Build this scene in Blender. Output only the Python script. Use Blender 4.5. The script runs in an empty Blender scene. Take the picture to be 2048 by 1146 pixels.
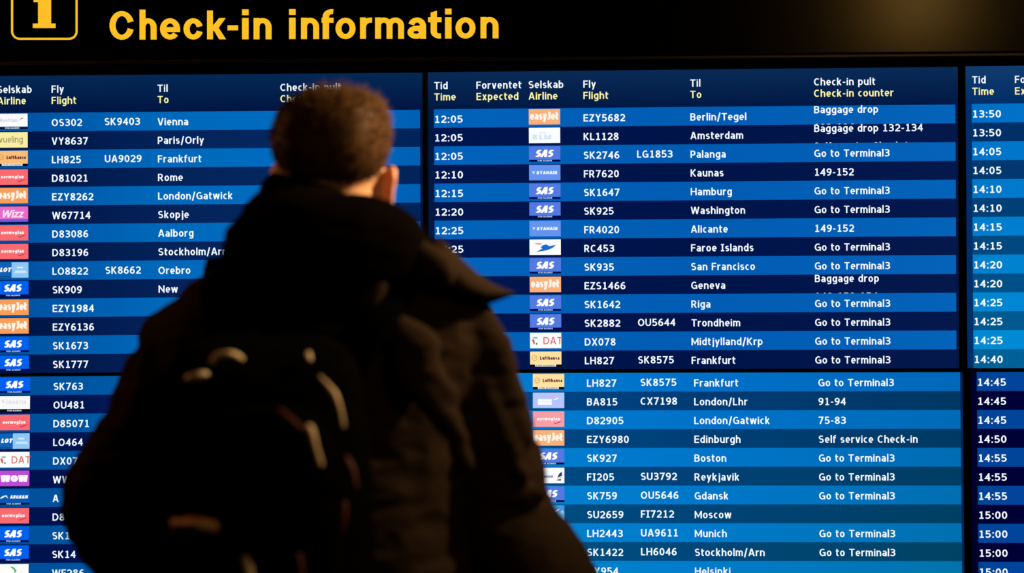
import bpy, bmesh, math, random
from mathutils import Vector, Matrix, noise
random.seed(7)
S = bpy.context.scene
COL = S.collection
PI = math.pi

# ------------------------------------------------------------------ camera, world, lamps, exposure
CAM = Vector((0.0, -4.0, 1.45))
FPX = 4164.0
ROT = (Matrix.Rotation(math.radians(2.0), 3, 'Z') @ Matrix.Rotation(math.radians(91.25), 3, 'X')
       @ Matrix.Rotation(math.radians(-0.25), 3, 'Z'))
cd = bpy.data.cameras.new('camera')
cd.sensor_width = 36.0
cd.lens = 36.0 * FPX / 2048.0
cd.clip_start = 0.05
cd.dof.use_dof = True
cd.dof.focus_distance = 4.0
cd.dof.aperture_fstop = 1.9
cam = bpy.data.objects.new('camera', cd)
COL.objects.link(cam)
cam.matrix_world = Matrix.Translation(CAM) @ ROT.to_4x4()
S.camera = cam

w = bpy.data.worlds.new('world')
S.world = w
w.use_nodes = True
w.node_tree.nodes['Background'].inputs[0].default_value = (1.0, 0.75, 0.5, 1)
w.node_tree.nodes['Background'].inputs[1].default_value = 0.00005

S.view_settings.view_transform = 'Standard'
S.view_settings.look = 'None'
S.view_settings.gamma = 1.0
S.view_settings.exposure = 0.0
S.view_settings.use_curve_mapping = False


def lamp(name, loc, target, size, power, colour, spread=180):
    l = bpy.data.lights.new(name, 'AREA')
    l.shape = 'DISK'
    l.size = size
    l.energy = power
    l.color = colour
    l.spread = math.radians(spread)
    o = bpy.data.objects.new(name, l)
    COL.objects.link(o)
    o.location = loc
    d = Vector(target) - Vector(loc)
    o.rotation_euler = d.to_track_quat('-Z', 'Y').to_euler()
    return o


WARM = (1.0, 0.62, 0.30)
lamp('hall_lamp', (1.36, -0.92, 2.70), (-0.20, -1.0, 1.72), 0.12, 6.0, WARM, 42)
lamp('hall_lamp_side', (-1.75, -0.55, 2.2), (-0.4, -1.0, 1.6), 0.2, 5.5, (1.0, 0.36, 0.12))
lamp('hall_lamp_rear', (1.15, -3.2, 2.62), (-0.3, -1.0, 1.3), 0.18, 5.0, (1.0, 0.55, 0.16))
lamp('added_sign_light', (1.14, -3.2, 2.58), (0.64, 0.0, 2.09), 0.2, 0.27, (1.0, 0.50, 0.08), 44)  # added light beside the rear lamp, only for the sign's warm reflection


def at(px, py, y):
    """The point of the vertical plane y that the photograph shows at a pixel."""
    d = ROT @ Vector(((px - 1024.0) / FPX, (573.0 - py) / FPX, -1.0))
    return CAM + d * ((y - CAM.y) / d.y)


# ------------------------------------------------------------------ materials
def lin(c):
    return tuple(((v / 255.0) / 12.92 if v / 255.0 <= 0.04045 else ((v / 255.0 + 0.055) / 1.055) ** 2.4) for v in c)


def mat(name, rgb, rough=0.6, spec=0.5, metal=0.0, bump=0.0, bscale=200.0, var=0.0, sss=0.0, sheen=0.0):
    m = bpy.data.materials.new(name)
    m.use_nodes = True
    nt = m.node_tree
    b = nt.nodes['Principled BSDF']
    b.inputs['Base Color'].default_value = (*rgb, 1)
    b.inputs['Roughness'].default_value = rough
    b.inputs['Specular IOR Level'].default_value = spec
    b.inputs['Metallic'].default_value = metal
    if sheen:
        b.inputs['Sheen Weight'].default_value = sheen
    if sss:
        b.inputs['Subsurface Weight'].default_value = sss
        b.inputs['Subsurface Radius'].default_value = (1.0, 0.25, 0.1)
        b.inputs['Subsurface Scale'].default_value = 0.02
    if bump or var:
        tc = nt.nodes.new('ShaderNodeTexCoord')
        nz = nt.nodes.new('ShaderNodeTexNoise')
        nz.inputs['Scale'].default_value = bscale
        nz.inputs['Detail'].default_value = 4
        nt.links.new(tc.outputs['Object'], nz.inputs['Vector'])
        if bump:
            bp = nt.nodes.new('ShaderNodeBump')
            bp.inputs['Strength'].default_value = bump
            bp.inputs['Distance'].default_value = 0.004
            nt.links.new(nz.outputs['Fac'], bp.inputs['Height'])
            nt.links.new(bp.outputs['Normal'], b.inputs['Normal'])
        if var:
            mx = nt.nodes.new('ShaderNodeMix')
            mx.data_type = 'RGBA'
            mx.inputs[6].default_value = tuple(v * (1 - var) for v in rgb) + (1,)
            mx.inputs[7].default_value = tuple(min(1, v * (1 + var)) for v in rgb) + (1,)
            nt.links.new(nz.outputs['Fac'], mx.inputs[0])
            nt.links.new(mx.outputs[2], b.inputs['Base Color'])
    return m


def glow_mat(name, rgb=None, strength=1.0):
    """A lit screen or sign face: rgb in 0..255, or painted vertex colours from the 'pix' attribute."""
    m = bpy.data.materials.new(name)
    m.use_nodes = True
    nt = m.node_tree
    b = nt.nodes['Principled BSDF']
    b.inputs['Base Color'].default_value = (0.0, 0.0, 0.0, 1)
    b.inputs['Roughness'].default_value = 0.5
    b.inputs['Specular IOR Level'].default_value = 0.0
    b.inputs['Emission Strength'].default_value = strength
    if rgb is None:
        a = nt.nodes.new('ShaderNodeAttribute')
        a.attribute_name = 'pix'
        nt.links.new(a.outputs['Color'], b.inputs['Emission Color'])
    else:
        b.inputs['Emission Color'].default_value = (*lin(rgb), 1)
    return m


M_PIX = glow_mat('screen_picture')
M_TEXT = glow_mat('screen_white_text', (240, 248, 255), 1.05)
M_YEL = glow_mat('screen_yellow_text', (252, 245, 165), 1.0)
M_SIGN = glow_mat('sign_amber_light', (254, 192, 38), 1.0)
M_BEZEL = mat('black_bezel_plastic', (0.0012, 0.0012, 0.0012), 0.45, 0.12)
M_CASE = mat('monitor_casing', (0.003, 0.003, 0.003), 0.6, 0.2)
M_PANEL = mat('black_sign_panel', (0.0004, 0.0004, 0.0004), 0.185, 0.06)
M_RAIL = mat('dark_anodised_rail', (0.02, 0.018, 0.016), 0.35, 0.3, metal=0.6)
M_WALL = mat('black_painted_wall', (0.003, 0.003, 0.0035), 0.7, 0.2, bump=0.1)
M_FLOOR = mat('dark_stone_floor', (0.012, 0.011, 0.010), 0.45, 0.3, var=0.3, bscale=6)
M_SKIN = mat('skin', (0.70, 0.40, 0.24), 0.5, 0.4, bump=0.05, bscale=300, sss=0.35)
M_EYE = mat('eye_white', (0.75, 0.72, 0.68), 0.2)
M_IRIS = mat('iris', (0.03, 0.02, 0.01), 0.2)
M_HAIR = mat('brown_hair', (0.066, 0.031, 0.008), 0.6, 0.12, var=0.5, bscale=60)
M_JACKET = mat('dark_jacket_cloth', (0.027, 0.0185, 0.0125), 0.9, 0.0, bump=0.25, bscale=160, var=0.3)
M_HOOD = mat('black_hood_cloth', (0.003, 0.0022, 0.002), 0.9, 0.0, bump=0.25, bscale=160)
M_JEANS = mat('dark_trouser_cloth', (0.012, 0.014, 0.022), 0.85, 0.1, bump=0.2)
M_SHOE = mat('black_shoe_leather', (0.008, 0.007, 0.007), 0.5, 0.4)
M_SOLE = mat('shoe_sole_rubber', (0.02, 0.02, 0.02), 0.8, 0.2)
M_PACK = mat('black_pack_nylon', (0.0015, 0.0015, 0.0015), 0.9, 0.0, bump=0.2, bscale=400)
M_WEB = mat('grey_webbing', (0.62, 0.50, 0.30), 0.5, 0.4, bump=0.2, bscale=500)
M_WEBD = mat('dark_red_webbing', (0.07, 0.008, 0.004), 0.6, 0.3, bump=0.2, bscale=500)
M_BUCKLE = mat('pale_buckle_plastic', (0.66, 0.56, 0.40), 0.35, 0.5)
M_PATCHR = mat('red_badge_cloth', (0.75, 0.10, 0.04), 0.7, 0.2)
M_PATCHW = mat('cream_badge_thread', (0.9, 0.72, 0.45), 0.7, 0.2)


# ------------------------------------------------------------------ object helpers
def tag(o, label=None, cat=None, group=None, kind=None):
    if label:
        o['label'] = label
    if cat:
        o['category'] = cat
    if group:
        o['group'] = group
    if kind:
        o['kind'] = kind
    return o


def empty(name, loc):
    o = bpy.data.objects.new(name, None)
    COL.objects.link(o)
    o.location = loc
    return o


BASE = {}


def link(name, me, mats, parent=None, base=Vector((0, 0, 0))):
    """One mesh object; its mesh is given in world metres and stored relative to its thing's base."""
    for m in (mats if isinstance(mats, (list, tuple)) else [mats]):
        me.materials.append(m)
    me.transform(Matrix.Translation(-base))
    o = bpy.data.objects.new(name, me)
    COL.objects.link(o)
    if parent:
        o.parent = parent
    else:
        o.location = base
    return o


def bm_obj(name, bm, mats, parent=None, base=Vector((0, 0, 0)), smooth=False):
    bmesh.ops.recalc_face_normals(bm, faces=bm.faces)
    me = bpy.data.meshes.new(name)
    bm.to_mesh(me)
    bm.free()
    if smooth:
        for p in me.polygons:
            p.use_smooth = True
    return link(name, me, mats, parent, base)


def box(bm, lo, hi, bev=0.0):
    lo, hi = Vector(lo), Vector(hi)
    r = bmesh.ops.create_cube(bm, size=1.0)
    vs = r['verts']
    for v in vs:
        v.co = Vector(((lo.x + hi.x) / 2 + v.co.x * (hi.x - lo.x), (lo.y + hi.y) / 2 + v.co.y * (hi.y - lo.y),
                       (lo.z + hi.z) / 2 + v.co.z * (hi.z - lo.z)))
    if bev:
        es = list({e for v in vs for e in v.link_edges})
        bmesh.ops.bevel(bm, geom=es, offset=bev, segments=3, affect='EDGES', profile=0.6)


# ------------------------------------------------------------------ stroke lettering
def arc(cx, cy, rx, ry, a0, a1, n=None):
    n = n or max(4, int(abs(a1 - a0) / 15))
    return [(cx + rx * math.cos(math.radians(a0 + (a1 - a0) * i / n)), cy + ry * math.sin(math.radians(a0 + (a1 - a0) * i / n)))
            for i in range(n + 1)]


def glyph(ch, p, q, X=0.76):
    """Advance box width and strokes of one letter. Cap height 1, x-height X; p, q half stroke widths across x and y."""
    b, t, xt = q, 1 - q, X - q
    mid = 0.5

    def bowl(w, top=xt):                       # round lower-case bowl, closed
        return ('o', arc(w / 2, (b + top) / 2, w / 2 - p, (top - b) / 2, 0, 345, 22))
    if X < .75:                                # heavier grotesque for the big sign
        if ch == 'C':
            return .80, [arc(.40, .5, .40 - p, .5 - q, 17, 343)]
        if ch == 'c':
            return .56, [arc(.28, X / 2, .28 - p, X / 2 - q, 17, 343)]
        if ch == 'e':
            return .60, [[(p, X * .47), (.60 - p, X * .47)] + arc(.30, X / 2, .30 - p, X / 2 - q, 2, 322)]
        if ch == 'k':
            return .62, [[(p, 0), (p, 1)], ('q', [(.17, .444), (.402, X), (.615, X), (.31, .30), (.17, .30)]),
                         ('q', [(.37, .42), (.63, 0), (.40, 0), (.21, .335)])]
        if ch == 'a':
            w = .60
            return w, [[(w - p, 0), (w - p, X * .60)] + arc(w / 2 + .01, X * .60, w / 2 - p - .01, xt - X * .60, 0, 165),
                       ('o', arc(w / 2 - .02, .225, w / 2 - p - .02, .225 - q, 0, 345, 22)), [(w * .5, .45 - q), (w - p, .47 - q)]]
        if ch == 't':
            return .42, [[(.17, .90), (.17, .24)] + arc(.17 + .18, .24, .18, .24 - q, 180, 280), [(0, xt), (.40, xt)],
                         ('q', [(.17 - p, .85), (.17 + p, .85), (.17 + p, .97), (.17 - p, .90)])]
    if ch == ' ':
        return 0.30, []
    if ch == '-':
        return 0.40, [[(0.03, 0.40), (0.37, 0.40)]]
    if ch == ':':
        return 2 * p + 0.06, [[(p + .03, 0), (p + .03, 2.3 * q)], [(p + .03, X - 2.3 * q), (p + .03, X)]]
    if ch == '/':
        return 0.46, [[(p * .8, -0.18), (0.46 - p * .8, 1.06)]]
    if ch == '.':
        return 2 * p, [[(p, 0), (p, 2 * q)]]
    if ch.isdigit():
        w = 0.70
        l, r, c = p, w - p, w / 2
        if ch == '0':
            return w, [('o', arc(c, .5, c - p, .5 - q, 0, 345, 23))]
        if ch == '1':
            return w, [[(c + .03, 0), (c + .03, 1)], [(c + .03, 1 - q * 1.0 - .06), (c - .22, 1 - q - .06)], [(.10, q), (w - .06, q)]]
        if ch == '2':
            a = arc(c - .02, t - .27, r - c + .02, .27, 155, -20)
            return w, [a + [(l + .03, b + .06)], [(l - p + .02, b), (r + p, b)]]
        if ch == '3':
            y1 = .53
            return w, [arc(c - .06, (t + y1) / 2, r - c + .03, (t - y1) / 2, 140, -90) + [(c - .16, y1)],
                       [(c - .16, y1)] + arc(c - .06, (b + y1) / 2, r - c + .06, (y1 - b) / 2, 90, -142)]
        if ch == '4':
            return w, [[(w - .20, 0), (w - .20, 1)], [(w - .20, t), (l - .02, .32), (w, .32)]]
        if ch == '5':
            return w, [[(r, t), (l + .05, t), (l + .05, .54)] + arc(c - .05, .33, r - c + .05, .33 - q + .0, 105, -142)]
        if ch == '6':
            return w, [('o', arc(c, .32, c - p, .32 - q, 0, 345, 22)), arc(c + .10, .36, c + .10 - p, .64 - q, 68, 182)]
        if ch == '9':
            return w, [('o', arc(c, .68, c - p, .32 - q, 0, 345, 22)), arc(c - .10, .64, c + .10 - p, .64 - q, 248, 362)]
        if ch == '7':
            return w, [[(l - p, t), (r - .02, t), (l + .12, 0)]]
        if ch == '8':
            return w, [('o', arc(c, .755, c - p - .03, .245 - q, 0, 345, 22)), ('o', arc(c, .275, c - p, .275 - q, 0, 345, 22))]
    U = {}
    if ch == 'A':
        w = .84
        return w, [[(p * .9, 0), (w / 2 - .02, 1)], [(w - p * .9, 0), (w / 2 + .02, 1)], [(.18, .30), (w - .18, .30)]]
    if ch == 'B':
        w = .72
        r = w - p
        return w, [[(p, 0), (p, 1)], [(p, t), (.38, t)] + arc(.38, (t + .53) / 2, r - .42, (t - .53) / 2, 90, -90) + [(p, .53)],
                   [(p, .53), (.40, .53)] + arc(.40, (b + .53) / 2, r - .40, (.53 - b) / 2, 90, -90) + [(p, b)]]
    if ch == 'C':
        w = .76
        return w, [arc(w * .56, .5, w * .56 - p, .5 - q, 52, 308)]
    if ch == 'D':
        w = .84
        return w, [[(p, 0), (p, 1)], [(p, t), (.36, t)] + arc(.36, .5, w - p - .36, .5 - q, 90, -90) + [(p, b)]]
    if ch == 'E':
        w = .66
        return w, [[(p, 0), (p, 1)], [(p, t), (w, t)], [(p, .52), (w - .04, .52)], [(p, b), (w, b)]]
    if ch == 'F':
        w = .62
        return w, [[(p, 0), (p, 1)], [(p, t), (w, t)], [(p, .50), (w - .05, .50)]]
    if ch == 'G':
        w = .84
        return w, [arc(w * .53, .5, w * .53 - p, .5 - q, 52, 300) + [(w - p, .10), (w - p, .47), (w * .55, .47)]]
    if ch == 'H':
        w = .82
        return w, [[(p, 0), (p, 1)], [(w - p, 0), (w - p, 1)], [(p, .52), (w - p, .52)]]
    if ch == 'I':
        w = .44
        return w, [[(w / 2, 0), (w / 2, 1)], [(0, b), (w, b)], [(0, t), (w, t)]]
    if ch == 'J':
        w = .5
        return w, [[(.1, t), (w - p, t), (w - p, .28)] + arc(w - p - .22, .25, .22, .25 - q, 0, -110)]
    if ch == 'K':
        w = .76
        return w, [[(p, 0), (p, 1)], [(w - p * 1.2, 1), (p * 2, .50)], [(p * 2.4, .58), (w - p, 0)]]
    if ch == 'L':
        w = .60
        return w, [[(p, 0), (p, 1)], [(p, b), (w, b)]]
    if ch == 'M':
        w = .98
        return w, [[(p, 0), (p, 1)], [(w - p, 0), (w - p, 1)], [(p, 1 - q), (w / 2, .22), (w - p, 1 - q)]]
    if ch == 'N':
        w = .84
        return w, [[(p, 0), (p, 1)], [(w - p, 0), (w - p, 1)], [(p, 1 - q), (w - p, q)]]
    if ch == 'O':
        w = .90
        return w, [('o', arc(w / 2, .5, w / 2 - p, .5 - q, 0, 345, 23))]
    if ch == 'P':
        w = .68
        return w, [[(p, 0), (p, 1)], [(p, t), (.36, t)] + arc(.36, (t + .40) / 2, w - p - .36, (t - .40) / 2, 90, -90) + [(p, .40)]]
    if ch == 'R':
        w = .76
        return w, [[(p, 0), (p, 1)], [(p, t), (.36, t)] + arc(.36, (t + .44) / 2, w - p - .44, (t - .44) / 2, 90, -90) + [(p, .44)],
                   [(.34, .46), (w - p, 0)]]
    if ch == 'S':
        w = .70
        c = w / 2
        return w, [arc(c, (t + .51) / 2, c - p - .01, (t - .51) / 2, 38, 262, 14)[:-1] + arc(c, (b + .51) / 2, c - p, (.51 - b) / 2, 84, -145, 14)]
    if ch == 'T':
        w = .74
        return w, [[(w / 2, 0), (w / 2, 1)], [(0, t), (w, t)]]
    if ch == 'U':
        w = .80
        return w, [[(p, 1), (p, .36)] + arc(w / 2, .36, w / 2 - p, .36 - q, 180, 360) + [(w - p, 1)]]
    if ch == 'V':
        w = .80
        return w, [[(p * .9, 1), (w / 2 - .02, 0)], [(w - p * .9, 1), (w / 2 + .02, 0)]]
    if ch == 'W':
        w = 1.18
        return w, [[(p * .9, 1), (w * .27, 0)], [(w * .27, 0), (w * .5, .98)], [(w * .5, .98), (w * .73, 0)], [(w * .73, 0), (w - p * .9, 1)]]
    if ch == 'X':
        w = .80
        return w, [[(p, 1), (w - p, 0)], [(w - p, 1), (p, 0)]]
    if ch == 'Y':
        w = .78
        return w, [[(p, 1), (w / 2, .46), (w / 2, 0)], [(w - p, 1), (w / 2, .46)]]
    if ch == 'Z':
        w = .70
        return w, [[(.03, t), (w - p * 1.1, t), (p * 1.1, b), (w, b)]]
    # lower case
    w = .64
    c = w / 2
    if ch == 'a':
        w = .60
        return w, [[(w - p, 0), (w - p, X * .62)] + arc(w / 2 - .02, X * .62, w / 2 - p + .02, xt - X * .62, 0, 140),
                   ('o', arc(w / 2 - .03, .235, w / 2 - p - .03, .235 - q, 0, 345, 18)), [(w * .5, .47 - q), (w - p, .47 - q)]]
    if ch == 'b':
        return w, [[(p, 0), (p, 1.04)], bowl(w)]
    if ch == 'c':
        w = .54
        return w, [arc(w * .60, X / 2, w * .60 - p, X / 2 - q, 58, 302)]
    if ch == 'd':
        return w, [[(w - p, 0), (w - p, 1.04)], bowl(w)]
    if ch == 'e':
        w = .62
        return w, [[(p, X * .49), (w - p, X * .49)] + arc(w / 2, X / 2, w / 2 - p, X / 2 - q, 0, 312)]
    if ch == 'f':
        w = .42
        return w, [[(.14, 0), (.14, .76)] + arc(.14 + .19, .78, .19, 1.04 - q - .78, 180, 75), [(0, xt), (w - .03, xt)]]
    if ch == 'g':
        return w, [bowl(w), [(w - p, X), (w - p, -.06)] + arc(w / 2 - .02, -.06, w / 2 - p + .02, .20 - q + .02, 0, -140)]
    if ch == 'h':
        return w, [[(p, 0), (p, 1.04)], [(p, X * .5)] + arc(w / 2, X * .58, w / 2 - p, xt - X * .58, 180, 0) + [(w - p, 0)]]
    if ch == 'i':
        return 2 * p, [[(p, 0), (p, X)], [(p, .84), (p, .84 + 2.0 * q)]]
    if ch == 'j':
        return 2 * p + .1, [[(p + .1, X), (p + .1, -.08)] + arc(p - .05, -.08, .15, .20 - q, 0, -80), [(p + .1, .84), (p + .1, .84 + 2.0 * q)]]
    if ch == 'k':
        w = .62
        return w, [[(p, 0), (p, 1.04)], [(w - p * 1.3, X), (p * 2, .37)], [(p * 2.5, .44), (w - p, 0)]]
    if ch == 'l':
        return 2 * p, [[(p, 0), (p, 1.04)]]
    if ch == 'm':
        w = .98
        c1 = w / 2
        r = (c1 - p) / 2
        return w, [[(p, 0), (p, X)], [(p, X * .5)] + arc(p + r, X * .62, r, xt - X * .62, 180, 0) + [(c1, 0)],
                   [(c1, X * .5)] + arc(c1 + r, X * .62, r, xt - X * .62, 180, 0) + [(w - p, 0)]]
    if ch == 'n':
        return w, [[(p, 0), (p, X)], [(p, X * .5)] + arc(w / 2, X * .58, w / 2 - p, xt - X * .58, 180, 0) + [(w - p, 0)]]
    if ch == 'o':
        return w, [bowl(w)]
    if ch == 'p':
        return w, [[(p, -.28), (p, X)], bowl(w)]
    if ch == 'r':
        w = .44
        return w, [[(p, 0), (p, X)], [(p, X * .5)] + arc(p + .30, X * .56, .30, xt - X * .56, 180, 92) + [(w, xt)]]
    if ch == 's':
        w = .54
        c = w / 2
        m2 = X * .51
        return w, [arc(c, (xt + m2) / 2, c - p, (xt - m2) / 2, 35, 262, 12)[:-1] + arc(c, (b + m2) / 2, c - p, (m2 - b) / 2, 84, -145, 12)]
    if ch == 't':
        w = .42
        return w, [[(.15, .97), (.15, .24)] + arc(.15 + .18, .24, .18, .24 - q, 180, 285), [(0, xt), (w, xt)]]
    if ch == 'u':
        return w, [[(w - p, 0), (w - p, X)], [(p, X), (p, X * .42)] + arc(w / 2, X * .42, w / 2 - p, X * .42 - q, 180, 360)]
    if ch == 'v':
        w = .62
        return w, [[(p * .9, X), (w / 2 - .01, 0)], [(w - p * .9, X), (w / 2 + .01, 0)]]
    if ch == 'w':
        w = .92
        return w, [[(p * .9, X), (w * .27, 0)], [(w * .27, 0), (w * .5, X)], [(w * .5, X), (w * .73, 0)], [(w * .73, 0), (w - p * .9, X)]]
    if ch == 'x':
        w = .62
        return w, [[(p, X), (w - p, 0)], [(w - p, X), (p, 0)]]
    if ch == 'y':
        w = .62
        return w, [[(p * .9, X), (w / 2, .02)], [(w - p * .9, X), (w * .30, -.28)]]
    if ch == 'z':
        w = .54
        return w, [[(.02, xt), (w - p, xt), (p, b), (w, b)]]
    raise KeyError(ch)


def strip(pts, p, q, closed=False):
    """Quads that thicken a centre line by an elliptical pen (p across x, q across y)."""
    pts = [Vector(a) for a in pts]
    pts = [a for i, a in enumerate(pts) if i == 0 or (a - pts[i - 1]).length > 1e-5]
    n = len(pts)
    L, R = [], []
    for i in range(n):
        a = pts[(i - 1) % n] if (closed or i > 0) else None
        c = pts[(i + 1) % n] if (closed or i < n - 1) else None
        ds = []
        if a is not None:
            ds.append((pts[i] - a).normalized())
        if c is not None:
            ds.append((c - pts[i]).normalized())
        ns = [Vector((-d.y, d.x)) for d in ds]
        nn = sum(ns, Vector((0, 0)))
        nn = nn.normalized() if nn.length > 1e-4 else ns[0]
        k = 1.0 / max(0.55, nn.dot(ns[0]))
        h = Vector((nn.x * p, nn.y * q)) * k
        L.append(pts[i] + h)
        R.append(pts[i] - h)
    out = []
    for i in range(n if closed else n - 1):
        j = (i + 1) % n
        out.append([L[i], L[j], R[j], R[i]])
    return out


def clip(poly, ymin, ymax):
    for lim, sgn in ((ymin, 1), (ymax, -1)):
        if lim is None:
            continue
        res = []
        for i in range(len(poly)):
            a, c = poly[i], poly[(i + 1) % len(poly)]
            da, dc = sgn * (a.y - lim), sgn * (c.y - lim)
            if da >= 0:
                res.append(a)
            if da * dc < 0:
                res.append(a + (c - a) * (da / (da - dc)))
        poly = res
        if len(poly) < 3:
            return []
    return poly


def text_polys(s, x, base, cap, width=None, pen=(0.115, 0.10), gap=0.125, slant=0.0, xscale=1.0, X=0.76, ymin=None, ymax=None):
    """2D polygons of a line of lettering; x to the right, y DOWN (screen picture units), baseline at base."""
    p, q = pen
    adv, strokes = 0.0, []
    for ch in s:
        gw, st = glyph(ch, p, q, X)
        for k in st:
            cl = k[0] if isinstance(k, tuple) else ''
            pl = k[1] if cl else k
            strokes.append((cl, [(a + adv, b2) for a, b2 in pl]))
        adv += gw + gap
    adv -= gap
    sx = (width / (adv * cap)) if width else xscale
    out = []
    for cl, pl in strokes:
        for quad in ([[Vector(a) for a in pl]] if cl == 'q' else strip(pl, p, q, bool(cl))):
            poly = [Vector((x + (v.x + slant * v.y) * cap * sx, base - v.y * cap)) for v in quad]
            poly = clip(poly, ymin, ymax)
            if poly:
                out.append(poly)
    return out


# ------------------------------------------------------------------ flat picture layers on a screen
class Face:
    """A monitor's picture area: four corners in world metres (x, z) at the wall; picture units 1060 x 598, y down."""

    def __init__(self, quad):
        self.q = [Vector((a, 0, b)) for a, b in quad]      # TL TR BR BL

    def at(self, x, y, lift):
        u, v = x / 1060.0, y / 598.0
        tl, tr, br, bl = self.q
        P = (tl * (1 - u) + tr * u) * (1 - v) + (bl * (1 - u) + br * u) * v
        return Vector((P.x, -lift, P.z))


class Layer:
    def __init__(self, face, lift):
        self.f, self.lift = face, lift
        self.v, self.p, self.m, self.c = [], [], [], []

    def poly(self, pts, mi=0, cols=None, dl=0.0):
        i = len(self.v)
        for k, a in enumerate(pts):
            self.v.append(self.f.at(a[0], a[1], self.lift + dl))
            self.c.append(cols[k] if isinstance(cols, list) else (cols or (1, 1, 1)))
        self.p.append(list(range(i, i + len(pts))))
        self.m.append(mi)

    def rect(self, x0, y0, x1, y1, mi=0, col=None, dl=0.0):
        self.poly([(x0, y0), (x0, y1), (x1, y1), (x1, y0)], mi, lin(col) if col else None, dl)

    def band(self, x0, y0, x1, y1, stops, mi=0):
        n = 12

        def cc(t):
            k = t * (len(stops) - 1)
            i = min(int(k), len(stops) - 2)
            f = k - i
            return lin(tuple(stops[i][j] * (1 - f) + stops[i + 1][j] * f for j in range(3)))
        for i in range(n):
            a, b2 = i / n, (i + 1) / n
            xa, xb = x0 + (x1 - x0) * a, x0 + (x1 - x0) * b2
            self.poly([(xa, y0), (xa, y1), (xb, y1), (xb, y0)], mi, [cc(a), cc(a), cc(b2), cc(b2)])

    def text(self, s, x, base, cap, mi=0, col=None, dl=0.0, **k):
        for pl in text_polys(s, x, base, cap, **k):
            self.poly([(v.x, v.y) for v in pl], mi, lin(col) if col else None, dl)

    def build(self, name, mats, parent, base):
        me = bpy.data.meshes.new(name)
        me.from_pydata([tuple(v) for v in self.v], [], self.p)
        at_ = me.color_attributes.new('pix', 'FLOAT_COLOR', 'POINT')
        for i, c in enumerate(self.c):
            at_.data[i].color = (*c, 1.0)
        for i, k in enumerate(self.m):
            me.polygons[i].material_index = k
        return link(name, me, mats, parent, base)


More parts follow.
